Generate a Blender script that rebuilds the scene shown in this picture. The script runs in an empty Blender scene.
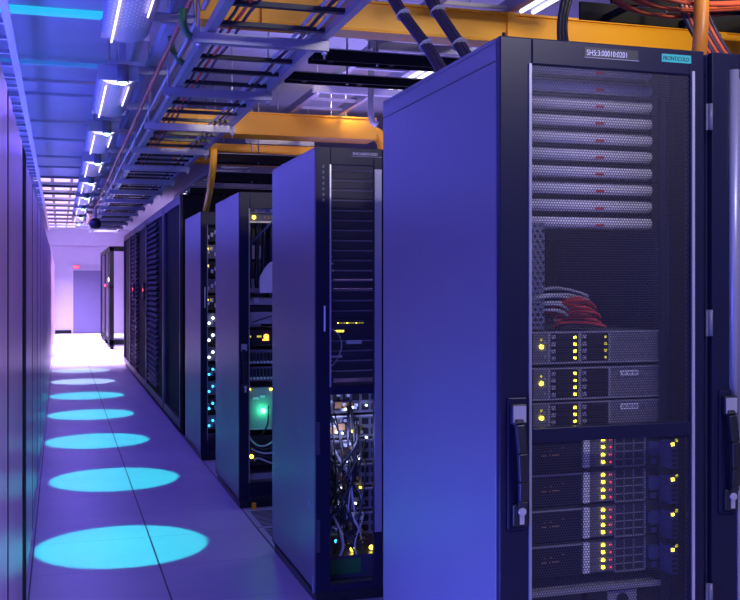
import bpy, math, random
from mathutils import Vector, Matrix
random.seed(7)
R = math.radians
scn = bpy.context.scene
col = scn.collection

# ------------------------------------------------------------ materials
def newmat(name):
    m = bpy.data.materials.new(name); m.use_nodes = True
    nt = m.node_tree; b = nt.nodes['Principled BSDF']
    return m, nt, b
def paint(name, c, rough=.4, metal=0, spec=.5, var=.06, bump=0, scale=6, coat=0):
    m, nt, b = newmat(name)
    tc = nt.nodes.new('ShaderNodeTexCoord'); nz = nt.nodes.new('ShaderNodeTexNoise')
    nz.inputs['Scale'].default_value = scale; nz.inputs['Detail'].default_value = 4
    nt.links.new(tc.outputs['Object'], nz.inputs['Vector'])
    mx = nt.nodes.new('ShaderNodeMix'); mx.data_type = 'RGBA'
    mx.inputs[6].default_value = (*[v*(1-var) for v in c], 1)
    mx.inputs[7].default_value = (*[min(1, v*(1+var)) for v in c], 1)
    nt.links.new(nz.outputs['Fac'], mx.inputs[0]); nt.links.new(mx.outputs[2], b.inputs['Base Color'])
    b.inputs['Roughness'].default_value = rough; b.inputs['Metallic'].default_value = metal
    b.inputs['Specular IOR Level'].default_value = spec
    b.inputs['Coat Weight'].default_value = coat
    if bump:
        bp = nt.nodes.new('ShaderNodeBump'); bp.inputs['Strength'].default_value = bump
        bp.inputs['Distance'].default_value = .002
        n2 = nt.nodes.new('ShaderNodeTexNoise'); n2.inputs['Scale'].default_value = scale*30
        nt.links.new(tc.outputs['Object'], n2.inputs['Vector'])
        nt.links.new(n2.outputs['Fac'], bp.inputs['Height']); nt.links.new(bp.outputs[0], b.inputs['Normal'])
    return m
def glow(name, c, s):
    m, nt, b = newmat(name)
    b.inputs['Base Color'].default_value = (*[v*.5 for v in c], 1)
    b.inputs['Emission Color'].default_value = (*c, 1); b.inputs['Emission Strength'].default_value = s
    return m
def perforated(name, c, pitch, hole, rough=.45, axes='XZ', metal=.3):
    """sheet metal with real see-through holes on a triangular lattice"""
    m, nt, b = newmat(name); N = nt.nodes.new; L = nt.links.new
    b.inputs['Base Color'].default_value = (*c, 1); b.inputs['Roughness'].default_value = rough
    b.inputs['Metallic'].default_value = metal
    tc = N('ShaderNodeTexCoord'); sep = N('ShaderNodeSeparateXYZ'); cmb = N('ShaderNodeCombineXYZ')
    L(tc.outputs['Object'], sep.inputs[0])
    L(sep.outputs[axes[0]], cmb.inputs['X']); L(sep.outputs[axes[1]], cmb.inputs['Y'])
    s = (pitch, pitch*math.sqrt(3), 1)
    outs = []
    for off in (0, .5):
        a = N('ShaderNodeVectorMath'); a.operation = 'DIVIDE'; L(cmb.outputs[0], a.inputs[0]); a.inputs[1].default_value = s
        a2 = N('ShaderNodeVectorMath'); a2.operation = 'ADD'; L(a.outputs[0], a2.inputs[0]); a2.inputs[1].default_value = (off+50, off+50, 0)
        f = N('ShaderNodeVectorMath'); f.operation = 'FRACTION'; L(a2.outputs[0], f.inputs[0])
        g = N('ShaderNodeVectorMath'); g.operation = 'SUBTRACT'; L(f.outputs[0], g.inputs[0]); g.inputs[1].default_value = (.5, .5, 0)
        h = N('ShaderNodeVectorMath'); h.operation = 'MULTIPLY'; L(g.outputs[0], h.inputs[0]); h.inputs[1].default_value = (s[0], s[1], 0)
        l = N('ShaderNodeVectorMath'); l.operation = 'LENGTH'; L(h.outputs[0], l.inputs[0])
        outs.append(l.outputs['Value'])
    mn = N('ShaderNodeMath'); mn.operation = 'MINIMUM'; L(outs[0], mn.inputs[0]); L(outs[1], mn.inputs[1])
    gt = N('ShaderNodeMath'); gt.operation = 'GREATER_THAN'; L(mn.outputs[0], gt.inputs[0]); gt.inputs[1].default_value = hole
    L(gt.outputs[0], b.inputs['Alpha'])
    return m

M = dict(
 cab=paint('cabinet_paint', (.145, .145, .18), .36, bump=.05),
 cabdark=paint('dark_cabinet_paint', (.045, .045, .07), .35),
 doorp=paint('door_paint', (.012, .012, .036), .34, spec=.22),
 leftcab=paint('violet_lit_paint', (.62, .34, .52), .3, metal=.0),  # purplish base carries the violet light on these cabinets in the paint
 black=paint('black_metal', (.012, .012, .018), .42),
 louvre=paint('louvre_paint', (.05, .045, .08), .7, spec=.2),
 matte=paint('matte_black', (.006, .006, .010), .8, spec=.2),
 steel=paint('galvanised_steel', (.34, .34, .42), .38, metal=.35),
 silver=paint('bright_steel', (.7, .68, .72), .3, metal=.6),
 grey=paint('device_grey', (.16, .16, .2), .45),
 midgrey=paint('mid_grey', (.34, .33, .38), .5),
 bezel=paint('curved_bezel', (.85, .82, .88), .5),
 yellow=paint('yellow_raceway', (.95, .42, .004), .42, var=.04),
 pipe=paint('orange_pipe', (.85, .30, .02), .35, var=.04),
 white=paint('white_plastic', (.85, .85, .88), .5),
 paper=paint('white_paper', (.9, .9, .95), .8),
 cable=paint('black_cable', (.018, .018, .03), .35),
 pcable=paint('purple_cable', (.035, .025, .06), .4),
 bcable=paint('blue_cable', (.06, .07, .22), .4),
 rcable=paint('red_cable', (.75, .05, .025), .45),
 gcable=paint('grey_cable', (.5, .5, .55), .45),
 brcable=paint('red_brown_cable', (.45, .07, .03), .45),
 green=paint('green_hose', (.02, .16, .04), .4),
 tan=paint('tan_block', (.6, .32, .12), .55),
 teal=paint('teal_label', (.03, .55, .42), .6),
 wall=paint('wall_paint', (.42, .36, .52), .6),
 ceil=paint('ceiling_panel', (.40, .42, .52), .6),
 fdoor=paint('far_door_paint', (.11, .09, .22), .5),
 lens=glow('spot_lens', (.45, 1, .95), 14),
 softlamp=glow('soft_lamp', (.7, .6, 1), 1.6),
 tube=glow('light_tube', (.85, .72, 1), 2.6),
 whitetube=glow('white_light_tube', (.9, .9, 1), 3),
 cyanled=glow('cyan_led_strip', (.02, .50, .72), .9),
 dimled=glow('dim_led_strip', (.03, .16, .55), .7),
 panel=glow('light_panel', (.85, .62, 1), 1.1),
 yled=glow('yellow_led', (1, .80, .05), 6),
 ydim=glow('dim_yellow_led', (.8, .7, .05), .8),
 rled=glow('red_led', (1, .06, .08), 1.0),
 rdim=glow('dim_red_led', (.6, .03, .06), .18),
 rbright=glow('bright_red_led', (1, .05, .08), 4),
 gled=glow('green_led', (.05, 1, .35), 16),
 wled=glow('white_led', (.75, .85, 1), 6),
 cled=glow('cyan_led', (.05, .6, 1), 2.5),
 oled=glow('orange_led', (1, .28, .03), 5),
 mesh=perforated('perforated_door_mesh', (.07, .065, .10), .0075, .0030, metal=.6),
 vent=perforated('perforated_vent', (.3, .29, .36), .006, .0019),
 railp=perforated('perforated_rail', (.20, .20, .34), .016, .0045),
 ductp=perforated('perforated_reflector', (.5, .5, .62), .030, .0028, axes='XY', metal=.2),
)
def floor_mat():
    m, nt, b = newmat('raised_floor_tiles'); N = nt.nodes.new; L = nt.links.new
    tc = N('ShaderNodeTexCoord'); sep = N('ShaderNodeSeparateXYZ'); L(tc.outputs['Object'], sep.inputs[0])
    def line(out, off, step, w):
        a = N('ShaderNodeMath'); a.operation = 'ADD'; L(out, a.inputs[0]); a.inputs[1].default_value = -off+step*100
        d = N('ShaderNodeMath'); d.operation = 'DIVIDE'; L(a.outputs[0], d.inputs[0]); d.inputs[1].default_value = step
        f = N('ShaderNodeMath'); f.operation = 'FRACT'; L(d.outputs[0], f.inputs[0])
        s = N('ShaderNodeMath'); s.operation = 'SUBTRACT'; L(f.outputs[0], s.inputs[0]); s.inputs[1].default_value = .5
        ab = N('ShaderNodeMath'); ab.operation = 'ABSOLUTE'; L(s.outputs[0], ab.inputs[0])
        g = N('ShaderNodeMath'); g.operation = 'GREATER_THAN'; L(ab.outputs[0], g.inputs[0]); g.inputs[1].default_value = .5-w/step
        return g.outputs[0]
    lx = line(sep.outputs['X'], .468, .6, .0042); ly = line(sep.outputs['Y'], 5.04, .597, .0016)
    nz = N('ShaderNodeTexNoise'); nz.inputs['Scale'].default_value = 1.4; nz.inputs['Detail'].default_value = 6
    L(tc.outputs['Object'], nz.inputs['Vector'])
    cr = N('ShaderNodeValToRGB'); cr.color_ramp.elements[0].position = .3; cr.color_ramp.elements[1].position = .75
    cr.color_ramp.elements[0].color = (.44, .40, .47, 1); cr.color_ramp.elements[1].color = (.54, .49, .56, 1)
    L(nz.outputs['Fac'], cr.inputs[0])
    m1 = N('ShaderNodeMix'); m1.data_type = 'RGBA'; L(lx, m1.inputs[0]); L(cr.outputs[0], m1.inputs[6]); m1.inputs[7].default_value = (.03, .03, .05, 1)
    m2 = N('ShaderNodeMix'); m2.data_type = 'RGBA'; L(ly, m2.inputs[0]); L(m1.outputs[2], m2.inputs[6]); m2.inputs[7].default_value = (.10, .10, .14, 1)
    L(m2.outputs[2], b.inputs['Base Color'])
    b.inputs['Roughness'].default_value = .38; b.inputs['Specular IOR Level'].default_value = .35
    return m
M['floor'] = floor_mat()

# ------------------------------------------------------------ mesh helpers
class MB:
    def __init__(s): s.v = []; s.f = []; s.smooth = set()
    def box(s, x0, x1, y0, y1, z0, z1):
        i = len(s.v)
        s.v += [(x0,y0,z0),(x1,y0,z0),(x1,y1,z0),(x0,y1,z0),(x0,y0,z1),(x1,y0,z1),(x1,y1,z1),(x0,y1,z1)]
        s.f += [(i,i+3,i+2,i+1),(i+4,i+5,i+6,i+7),(i,i+1,i+5,i+4),(i+1,i+2,i+6,i+5),(i+2,i+3,i+7,i+6),(i+3,i,i+4,i+7)]
        return s
    def bar(s, p0, p1, w, h):
        p0 = Vector(p0); p1 = Vector(p1); d = (p1-p0).normalized()
        up = Vector((0,0,1)) if abs(d.z) < .9 else Vector((0,1,0))
        a = d.cross(up).normalized()*w/2; b = a.cross(d).normalized()*h/2
        i = len(s.v)
        for p in (p0, p1):
            for q in (-a-b, a-b, a+b, -a+b): s.v.append(tuple(p+q))
        s.f += [(i+3,i+2,i+1,i),(i+4,i+5,i+6,i+7)]+[(i+k,i+(k+1)%4,i+4+(k+1)%4,i+4+k) for k in range(4)]
        return s
    def tube(s, pts, r, n=8, rf=None):
        pts = [Vector(p) for p in pts]; i0 = len(s.v); prev = None
        for k, p in enumerate(pts):
            d = (pts[min(k+1, len(pts)-1)]-pts[max(k-1, 0)]).normalized()
            if prev is None:
                up = Vector((0,0,1)) if abs(d.z) < .9 else Vector((1,0,0))
                a = d.cross(up).normalized()
            else:
                a = (prev-d*prev.dot(d)).normalized()
            prev = a; b = d.cross(a); rr = rf(k) if rf else r
            for j in range(n):
                t = 2*math.pi*j/n; s.v.append(tuple(p+a*math.cos(t)*rr+b*math.sin(t)*rr))
        for k in range(len(pts)-1):
            for j in range(n):
                s.smooth.add(len(s.f))
                s.f.append((i0+k*n+j, i0+k*n+(j+1)%n, i0+(k+1)*n+(j+1)%n, i0+(k+1)*n+j))
        s.f.append(tuple(i0+j for j in range(n))[::-1]); e = i0+(len(pts)-1)*n
        s.f.append(tuple(e+j for j in range(n)))
        return s
    def prism_x(s, prof, x0, x1, smooth=False):          # profile of (y,z) points run along x
        i = len(s.v); n = len(prof)
        for x in (x0, x1): s.v += [(x, y, z) for y, z in prof]
        s.f += [tuple(range(i, i+n)), tuple(range(i+2*n-1, i+n-1, -1))]
        for k in range(n):
            if smooth: s.smooth.add(len(s.f))
            s.f.append((i+k, i+n+k, i+n+(k+1)%n, i+(k+1)%n))
        return s
    def prism_y(s, prof, y0, y1):                        # profile of (x,z)
        i = len(s.v); n = len(prof)
        for y in (y0, y1): s.v += [(x, y, z) for x, z in prof]
        s.f += [tuple(range(i+n-1, i-1, -1)), tuple(range(i+n, i+2*n))]
        for k in range(n): s.f.append((i+k, i+(k+1)%n, i+n+(k+1)%n, i+n+k))
        return s
    def quad(s, a, b, c, d):
        i = len(s.v); s.v += [a, b, c, d]; s.f.append((i, i+1, i+2, i+3)); return s
    def build(s, name, m, parent=None, bevel=0):
        me = bpy.data.meshes.new(name); me.from_pydata(s.v, [], s.f)
        import bmesh
        bm = bmesh.new(); bm.from_mesh(me); bmesh.ops.recalc_face_normals(bm, faces=bm.faces[:]); bm.to_mesh(me); bm.free()
        for k in s.smooth: me.polygons[k].use_smooth = True
        me.materials.append(m if not isinstance(m, str) else M[m])
        o = bpy.data.objects.new(name, me); col.objects.link(o)
        if parent is not None: o.parent = parent
        if bevel:
            bv = o.modifiers.new('bevel', 'BEVEL'); bv.width = bevel; bv.segments = 2; bv.limit_method = 'ANGLE'
        return o
def tag(o, label=None, cat=None, group=None, kind=None):
    if label: o['label'] = label
    if cat: o['category'] = cat
    if group: o['group'] = group
    if kind: o['kind'] = kind
    return o
def thing(name, label, cat, loc=(0,0,0), rz=0, group=None):
    o = bpy.data.objects.new(name, None); col.objects.link(o); o.location = loc; o.rotation_euler = (0,0,rz)
    o.empty_display_size = .05
    return tag(o, label, cat, group)
def dup(root, loc=None, rz=None, label=None, group=None):
    r = root.copy(); col.objects.link(r)
    if loc is not None: r.location = loc
    if rz is not None: r.rotation_euler = (0,0,rz)
    if label: r['label'] = label
    if group: r['group'] = group
    for ch in list(root.children):
        c = ch.copy(); col.objects.link(c); c.parent = r
        for g in list(ch.children):
            d = g.copy(); col.objects.link(d); d.parent = c
    return r
def struct(name, mb, m):
    o = mb.build(name, m); o['kind'] = 'structure'; return o
def text(name, s, m, parent, loc, size, rot=(math.pi/2, 0, 0), ext=.0004, sx=1):
    cu = bpy.data.curves.new(name, 'FONT'); cu.body = s; cu.size = size; cu.extrude = ext
    t = bpy.data.objects.new(name+'_source', cu); col.objects.link(t)
    bpy.context.view_layer.update()
    me = bpy.data.meshes.new_from_object(t.evaluated_get(bpy.context.evaluated_depsgraph_get()))
    bpy.data.objects.remove(t); me.materials.clear(); me.materials.append(M[m])
    o = bpy.data.objects.new(name, me); col.objects.link(o); o.parent = parent
    o.location = loc; o.rotation_euler = rot; o.scale = (sx, 1, 1)
    return o
def bez(p0, p1, p2, p3, n=14):
    out = []
    for i in range(n+1):
        t = i/n; u = 1-t
        out.append(tuple(u**3*a+3*u*u*t*b+3*u*t*t*c+t**3*d for a, b, c, d in zip(p0, p1, p2, p3)))
    return out
def ordw(k):
    return ['topmost','second','third','fourth','fifth','sixth','seventh','eighth','ninth','tenth','eleventh','twelfth','thirteenth','fourteenth','fifteenth','sixteenth','seventeenth','eighteenth','nineteenth','twentieth'][k]

# ------------------------------------------------------------ setting
H = 2.9; X0, X1, Y0, Y1 = -1.45, 5.2, -2.2, 29.4
struct('floor', MB().box(X0-.1, X1+.1, Y0-.1, Y1+.1, -.05, 0), 'floor')
struct('ceiling', MB().box(X0-.1, X1+.1, Y0-.1, Y1+.1, H, H+.1), 'ceil')
struct('wall_back', MB().box(X0, X1, Y1, Y1+.1, 0, H), 'wall')
struct('wall_front', MB().box(X0, X1, Y0-.1, Y0, 0, H), 'wall')
struct('wall_left', MB().box(X0-.1, X0, Y0, Y1, 0, H), 'wall')
struct('wall_right', MB().box(X1, X1+.1, Y0, Y1, 0, H), 'wall')
struct('baseboard_back', MB().box(-.13, .30, Y1-.03, Y1, 0, .10), 'matte')
# bulkhead in front of the far wall
struct('trim_1', MB().box(X0, X1, Y1-.35, Y1, 2.46, H), 'wall')
# far door
d = MB().box(.35, 1.17, Y1-.05, Y1-.005, .03, 1.76).build('door_1', 'fdoor', bevel=.004); d['kind'] = 'structure'
fr = MB().box(.31, .35, Y1-.07, Y1-.001, 0, 1.81).box(1.17, 1.21, Y1-.07, Y1-.001, 0, 1.81).box(.35, 1.17, Y1-.07, Y1-.001, 1.765, 1.81).build('door_frame', 'wall', d)
MB().box(1.09, 1.13, Y1-.10, Y1-.05, .92, .95).build('door_handle', 'silver', d)
sg = thing('exit_sign', 'tiny red lit sign above the far door at the end of the aisle', 'sign', (.43, Y1-.035, 1.83))
MB().box(-.09, .09, -.02, .034, -.012, .075).build('housing', 'grey', sg)
MB().box(-.075, .075, -.024, -.02, .0, .063).build('lit_face', 'rbright', sg)
# ceiling T bars across the aisle (part of the suspended ceiling)
for i, y in enumerate([7.85, 8.40, 9.80, 11.0, 12.5, 13.6]):
    struct('trim_%d' % (i+2), MB().box(X0, .42, y, y+.055, H-.022, H-.001), 'ceil')
# LED strips on ceiling
o = MB().box(-1.3, .40, 5.80, 5.88, H-.03, H-.001).build('led_strip', 'cyanled'); tag(o, 'bright cyan light strip across the ceiling at the upper left', 'light strip', 'ceiling light strips')
o = MB().box(-1.3, .40, 7.08, 7.13, H-.05, H-.025).build('led_strip', 'dimled'); tag(o, 'dim blue light strip across the ceiling, behind the bright cyan one', 'light strip', 'ceiling light strips')

# perforated floor tile between second and third rows
for i, (y0, lb) in enumerate([(5.21, 'slotted vent floor tile in the gap behind the second cabinet, nearer one'), (5.66, 'slotted vent floor tile at the foot of the third cabinet, farther one')]):
    t = thing('vent_floor_tile', lb, 'floor tile', (1.07, y0, .001), 0, 'slotted floor tiles between the cabinets')
    MB().box(0, .58, 0, .43, 0, .004).build('tile_panel', 'midgrey', t)
    mb = MB()
    for k in range(13):
        mb.box(.03, .55, .02+k*.031, .032+k*.031, .004, .0055)
    mb.build('slots', 'matte', t)

# ------------------------------------------------------------ cabinet builder
def handle(door, x, z, sub='door'):
    MB().box(x-.026, x+.026, -.008, 0, z-.165, z+.165).build('handle_plate', 'doorp', door, bevel=.003)
    pts = [(x-.006, -.012, z+.12), (x-.005, -.030, z+.10), (x-.001, -.038, z+.03), (x+.003, -.036, z-.04), (x+.007, -.026, z-.09), (x+.008, -.012, z-.115)]
    mb = MB()
    for p, q in zip(pts, pts[1:]): mb.bar(p, q, .024, .016)
    mb.box(x-.022, x+.018, -.026, -.008, z+.10, z+.15).box(x-.016, x+.024, -.02, -.008, z-.155, z-.10)
    mb.build('lever', 'black', door, bevel=.003)
    MB().box(x-.020, x+.014, -.0285, -.026, z+.105, z+.146).build('handle_badge', 'silver', door)
    mb = MB().tube([(x+.006, -.026, z-.118), (x+.006, -.020, z-.118)], .010, 14).box(x+.000, x+.012, -.0225, -.02, z-.15, z-.12)
    mb.build('key_lock', 'silver', door)
def hinge(parent, x, z):
    mb = MB().tube([(x, -.006, z-.035), (x, -.006, z+.035)], .006, 10).box(x-.012, x, -.004, .0, z-.035, z+.035)
    mb.build('hinge', 'cab', parent)
def cabinet_shell(t, w, d, h, bodymat='cab', back=True):
    f = .025
    mb = MB().box(0, .012, f, d, .05, h-.012).box(w-.012, w, f, d, .05, h-.012).box(0, w, f, d, h-.012, h)
    mb.box(0, w, f, d, .05, .065)
    if back: mb.box(.012, w-.012, d-.012, d, .065, h-.012)
    mb.build('body', bodymat, t, bevel=.002)
    MB().box(.01, w-.01, f+.01, d-.01, 0, .05).build('plinth', 'black', t)
    mb = MB()
    for x in (.013, w-.043):
        for y in (f+.06, d-.12): mb.box(x, x+.03, y, y+.03, .065, h-.012)
    return mb.build('inner_post', 'black', t)

def mesh_cabinet(label, loc, w=.605, d=.955, h=2.005):
    t = thing('server_cabinet', label, 'server cabinet', loc, 0, 'server cabinets at the ends of the rows')
    cabinet_shell(t, w, d, h)
    # side panel seam strip at top (narrow lid edge)
    MB().box(-.0015, 0, .03, d-.002, h-.06, h-.057).build('side_seam', 'black', t)
    mb = MB()
    ml, mr, mt, mbm = .088, w-.055, h-.066, .12
    mid0, mid1 = .982, 1.020
    mb.box(0, ml, 0, .022, .06, h).box(mr, w-.012, 0, .022, .06, h).box(ml, mr, 0, .022, mt, h).box(ml, mr, 0, .022, .06, mbm).box(ml, mr, -.002, .022, mid0, mid1)
    door = mb.build('door', 'doorp', t, bevel=.003)
    MB().box(ml-.010, ml-.003, -.005, 0, mbm, mt).build('door_trim', 'steel', door)
    MB().box(mr+.004, mr+.012, -.004, 0, mbm-.02, mt+.01).build('door_trim', 'silver', door)  # bright strip stands in for the light streak down the right stile
    MB().quad((ml, .006, mid1), (mr, .006, mid1), (mr, .006, mt), (ml, .006, mt)).build('mesh_panel', 'mesh', door)
    MB().quad((ml, .006, mbm), (mr, .006, mbm), (mr, .006, mid0), (ml, .006, mid0)).build('mesh_panel', 'mesh', door)
    handle(door, .044, .935)
    for z in (.55, 1.28, 1.83): hinge(door, w+.004, z)
    return t, door
cabA, doorA = mesh_cabinet('large nearest server cabinet with mesh door, code plate and green sticker on top rail', (1.05, 2.315, 0))
# lettering on cabinet A
MB().box(.235, .392, -.0012, 0, 1.967, 1.992).build('code_plate', 'black', doorA)
MB().box(.233, .394, -.002, 0, 1.9645, 1.9665).build('code_plate_edge', 'midgrey', doorA)
text('code_lettering', 'SH5:3:00010:0201', 'white', doorA, (.241, -.0016, 1.9715), .0205, sx=.80)
MB().box(.463, .552, -.0012, 0, 1.969, 1.990).build('sticker', 'teal', doorA)
text('sticker_lettering', 'FRONT/COLD', 'black', doorA, (.4665, -.0016, 1.974), .0150, sx=.84)
cabB = dup(cabA, (1.668, 2.315, 0), label='black server cabinet cut off by the right edge, its handle beside the first mesh door')
for ch in list(cabB.children):
    if ch.name.startswith('door'):
        for g in list(ch.children):
            if g.name.startswith(('code', 'sticker')): bpy.data.objects.remove(g)

MB().tube([(1.735-1.668, -.002, .96), (1.735-1.668, -.002, 1.96)], .014, 14).build('highlight_edge', 'steel', cabB)  # pale steel on the upper half stands in for the stile's highlight
# row 2: split rear doors
def split_cabinet(label, loc, w=.605, d=.93, h=1.975):
    t = thing('server_cabinet', label, 'server cabinet', loc, 0, 'server cabinets at the ends of the rows')
    cabinet_shell(t, w, d, h, back=False)
    for s in (0, 1):
        def X(a): return a if s == 0 else w-a
        def bx(mb, a, b, *r): mb.box(min(X(a), X(b)), max(X(a), X(b)), *r)
        ml, mr, half = .066, .262, .3005
        mb = MB(); bx(mb, 0, ml, 0, .022, .055, h); bx(mb, mr, half, 0, .022, .055, h)
        bx(mb, ml, mr, 0, .022, h-.075, h); bx(mb, ml, mr, 0, .022, .055, .085); bx(mb, ml, mr, 0, .022, .905, .94)
        door = mb.build('door', 'doorp', t, bevel=.002)
        a, b = sorted((X(ml), X(mr)))
        MB().quad((a, .006, .94), (b, .006, .94), (b, .006, h-.075), (a, .006, h-.075)).build('mesh_panel', 'mesh', door)
        a, b = sorted((X(ml-.004), X(ml+.002)))
        MB().box(a, b, -.003, 0, .94, h-.075).build('door_trim', 'silver', door)
        a, b = sorted((X(mr+.003), X(half-.004)))
        MB().box(a, b, -.004, 0, .3, h-.09).build('door_trim', 'steel', door)  # paler strip puts the whitish light streak into the stile's colour
        for z in (.30, .72):
            a, b = sorted((X(-.004), X(.018))); MB().box(a, b, -.008, .0, z-.07, z+.07).build('hinge', 'cabdark', door)
    return t, [c for c in t.children if c.name.startswith('door')][0]
cab2, door2 = split_cabinet('second cabinet from the front, dark door with mesh above and tangled cables below', (1.05, 4.217, 0))
text('code_lettering', 'SH0:3:60010-0201', 'white', door2, (.165, -.0016, 1.9445), .018, sx=.86)
MB().box(.16, .33, -.002, 0, 1.938, 1.940).build('code_plate_edge', 'midgrey', door2)
MB().box(.036, .043, -.002, 0, 1.18, 1.29).build('white_sticker', 'white', door2)
mb = MB()
for k in range(7): mb.box(.030, .038, -.0015, 0, 1.74+k*.024, 1.752+k*.024)
mb.build('vent_slots', 'grey', door2)
# small fittings on side of cab 2 and A
MB().box(-.004, 0, .03, .05, .045, .12).build('side_latch', 'steel', cab2)
MB().box(-.004, 0, .86, .875, .50, .53).build('side_latch', 'steel', cab2)
MB().box(-.004, 0, .10, .12, .40, .43).build('side_latch', 'steel', cab2)

def open_cabinet(label, loc, w, d, h, post, top=.10, bot=.16, badge=True):
    t = thing('server_cabinet', label, 'server cabinet', loc, 0, 'server cabinets at the ends of the rows')
    cabinet_shell(t, w, d, h, back=False)
    mb = MB().box(0, post, 0, .022, .05, h).box(w-post, w, 0, .022, .05, h).box(post, w-post, 0, .022, h-top, h).box(post, w-post, 0, .022, .05, bot)
    door = mb.build('door_frame', 'doorp', t, bevel=.002)
    MB().box(post-.006, post, -.003, 0, bot, h-top).build('door_trim', 'steel', door)
    MB().box(post-.004, w-post, -.01, 0, .055, .075).build('kick_bar', 'black', door)
    if badge:
        handle(door, .030, .87)
    else:
        MB().box(.03, .036, -.002, 0, 1.20, 1.36).build('white_sticker', 'white', door)
    return t
cab3 = open_cabinet('third cabinet from the front, standing open with a green light inside', (1.05, 6.16, 0), .60, .98, 1.95, .066)
cab4 = open_cabinet('fourth cabinet from the front, narrow front strip with rows of glinting plugs', (1.05, 7.93, 0), .60, 1.02, 1.95, .056, badge=False)

# ------------------------------------------------------------ servers in cabinet A
G1 = 'slim curved-front servers in the nearest cabinet'
def slim_server():
    t = thing('rack_server', 'x', 'server', (1.107, 2.45, 1.9), 0, G1)
    MB().box(.018, .465, .012, .60, .001, .0425).build('chassis', 'black', t)
    prof = [(.012, .001)]
    for k in range(9):
        a = -math.pi/2+math.pi*k/8; prof.append((.012-.016*math.cos(a), .0218+.0150*math.sin(a)))
    prof.append((.012, .0425))
    MB().prism_x(prof, .0, .462, smooth=True).build('bezel', 'bezel', t)
    MB().box(.286, .310, -.0075, -.004, .012, .018).build('red_badge', 'rdim', t)
    MB().box(.462, .4826, .004, .012, .001, .0425).build('mounting_ear', 'black', t)
    return t
proto = slim_server()
for k in range(10):
    o = proto if k == 0 else dup(proto)
    o.location = (1.107, 2.45, 1.944-.0461*k)
    o['label'] = '%s of the ten slim curved servers stacked at the top of the nearest cabinet' % ordw(k) if k < 9 else 'lowest of the ten slim curved servers, above the empty space in nearest cabinet'

def drive_server(label, ledB):
    t = thing('rack_server', label, 'server', (1.107, 2.45, 0), 0, 'drive servers in the middle of the nearest cabinet')
    MB().box(.0, .4826, .006, .60, 0, .086).build('chassis', 'grey', t)
    MB().box(.0, .483, -.004, .006, .0, .004).box(.0, .483, -.004, .006, .082, .086).box(.236-.002, .242, -.004, .006, .004, .082).box(.325, .332, -.004, .006, .004, .082).box(.142, .149, -.004, .006, .004, .082).build('front_frame', 'midgrey', t)
    pn = MB().box(.10, .142, -.002, .006, .004, .082).build('control_panel', 'grey', t)
    MB().tube([(.123, -.006, .046), (.123, -.002, .046)], .0062, 12).build('indicator_light', 'yled', pn)
    MB().box(.120, .126, -.004, -.002, .062, .068).build('indicator_light', 'ydim', pn)
    mb = MB()
    for k in range(3): mb.box(.130, .137, -.0035, -.002, .015+k*.02, .023+k*.02)
    mb.build('control_buttons', 'midgrey', pn)
    for g, x in enumerate((.150, .243)):
        for k in range(4):
            z = .0065+k*.0188
            db = MB().box(x, x+.081, -.002, .006, z, z+.0165).box(x+.018, x+.062, -.006, -.002, z+.0045, z+.0125).build('drive_bay', 'black', t)
            MB().box(x+.002, x+.014, -.006, -.002, z+.003, z+.0135).build('release_latch', 'silver', db)
            if g == 0 or ledB:
                MB().box(x+.070, x+.077, -.0045, -.002, z+.004, z+.011).build('indicator_light', 'yled' if (g == 0) else 'ydim', db)
    MB().quad((.333, -.001, .004), (.4826, -.001, .004), (.4826, -.001, .082), (.333, -.001, .082)).build('vent_panel', 'vent', t)
    MB().box(.358, .44, -.003, -.0015, .058, .07).build('model_strip', 'grey', t)
    return t
zs = (1.170, 1.072, .974+.006)
for k, z in enumerate(zs):
    t = drive_server(['upper of three drive servers below the red cables, yellow lights in both columns',
        'middle of three drive servers below the red cables, bright tag at its top right',
        'lower of three drive servers, just above the door crossbar, with bright tag'][k], k == 0)
    t.location.z = z
    if k:
        tg = MB().box(.362, .418, -.0035, -.0015, .060, .076).build('bright_tag', 'white', t)
        mb = MB()
        for q in range(3): mb.box(.368+q*.017, .380+q*.017, -.004, -.0035, .064, .072)
        mb.build('tag_print', 'midgrey', t)

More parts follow.
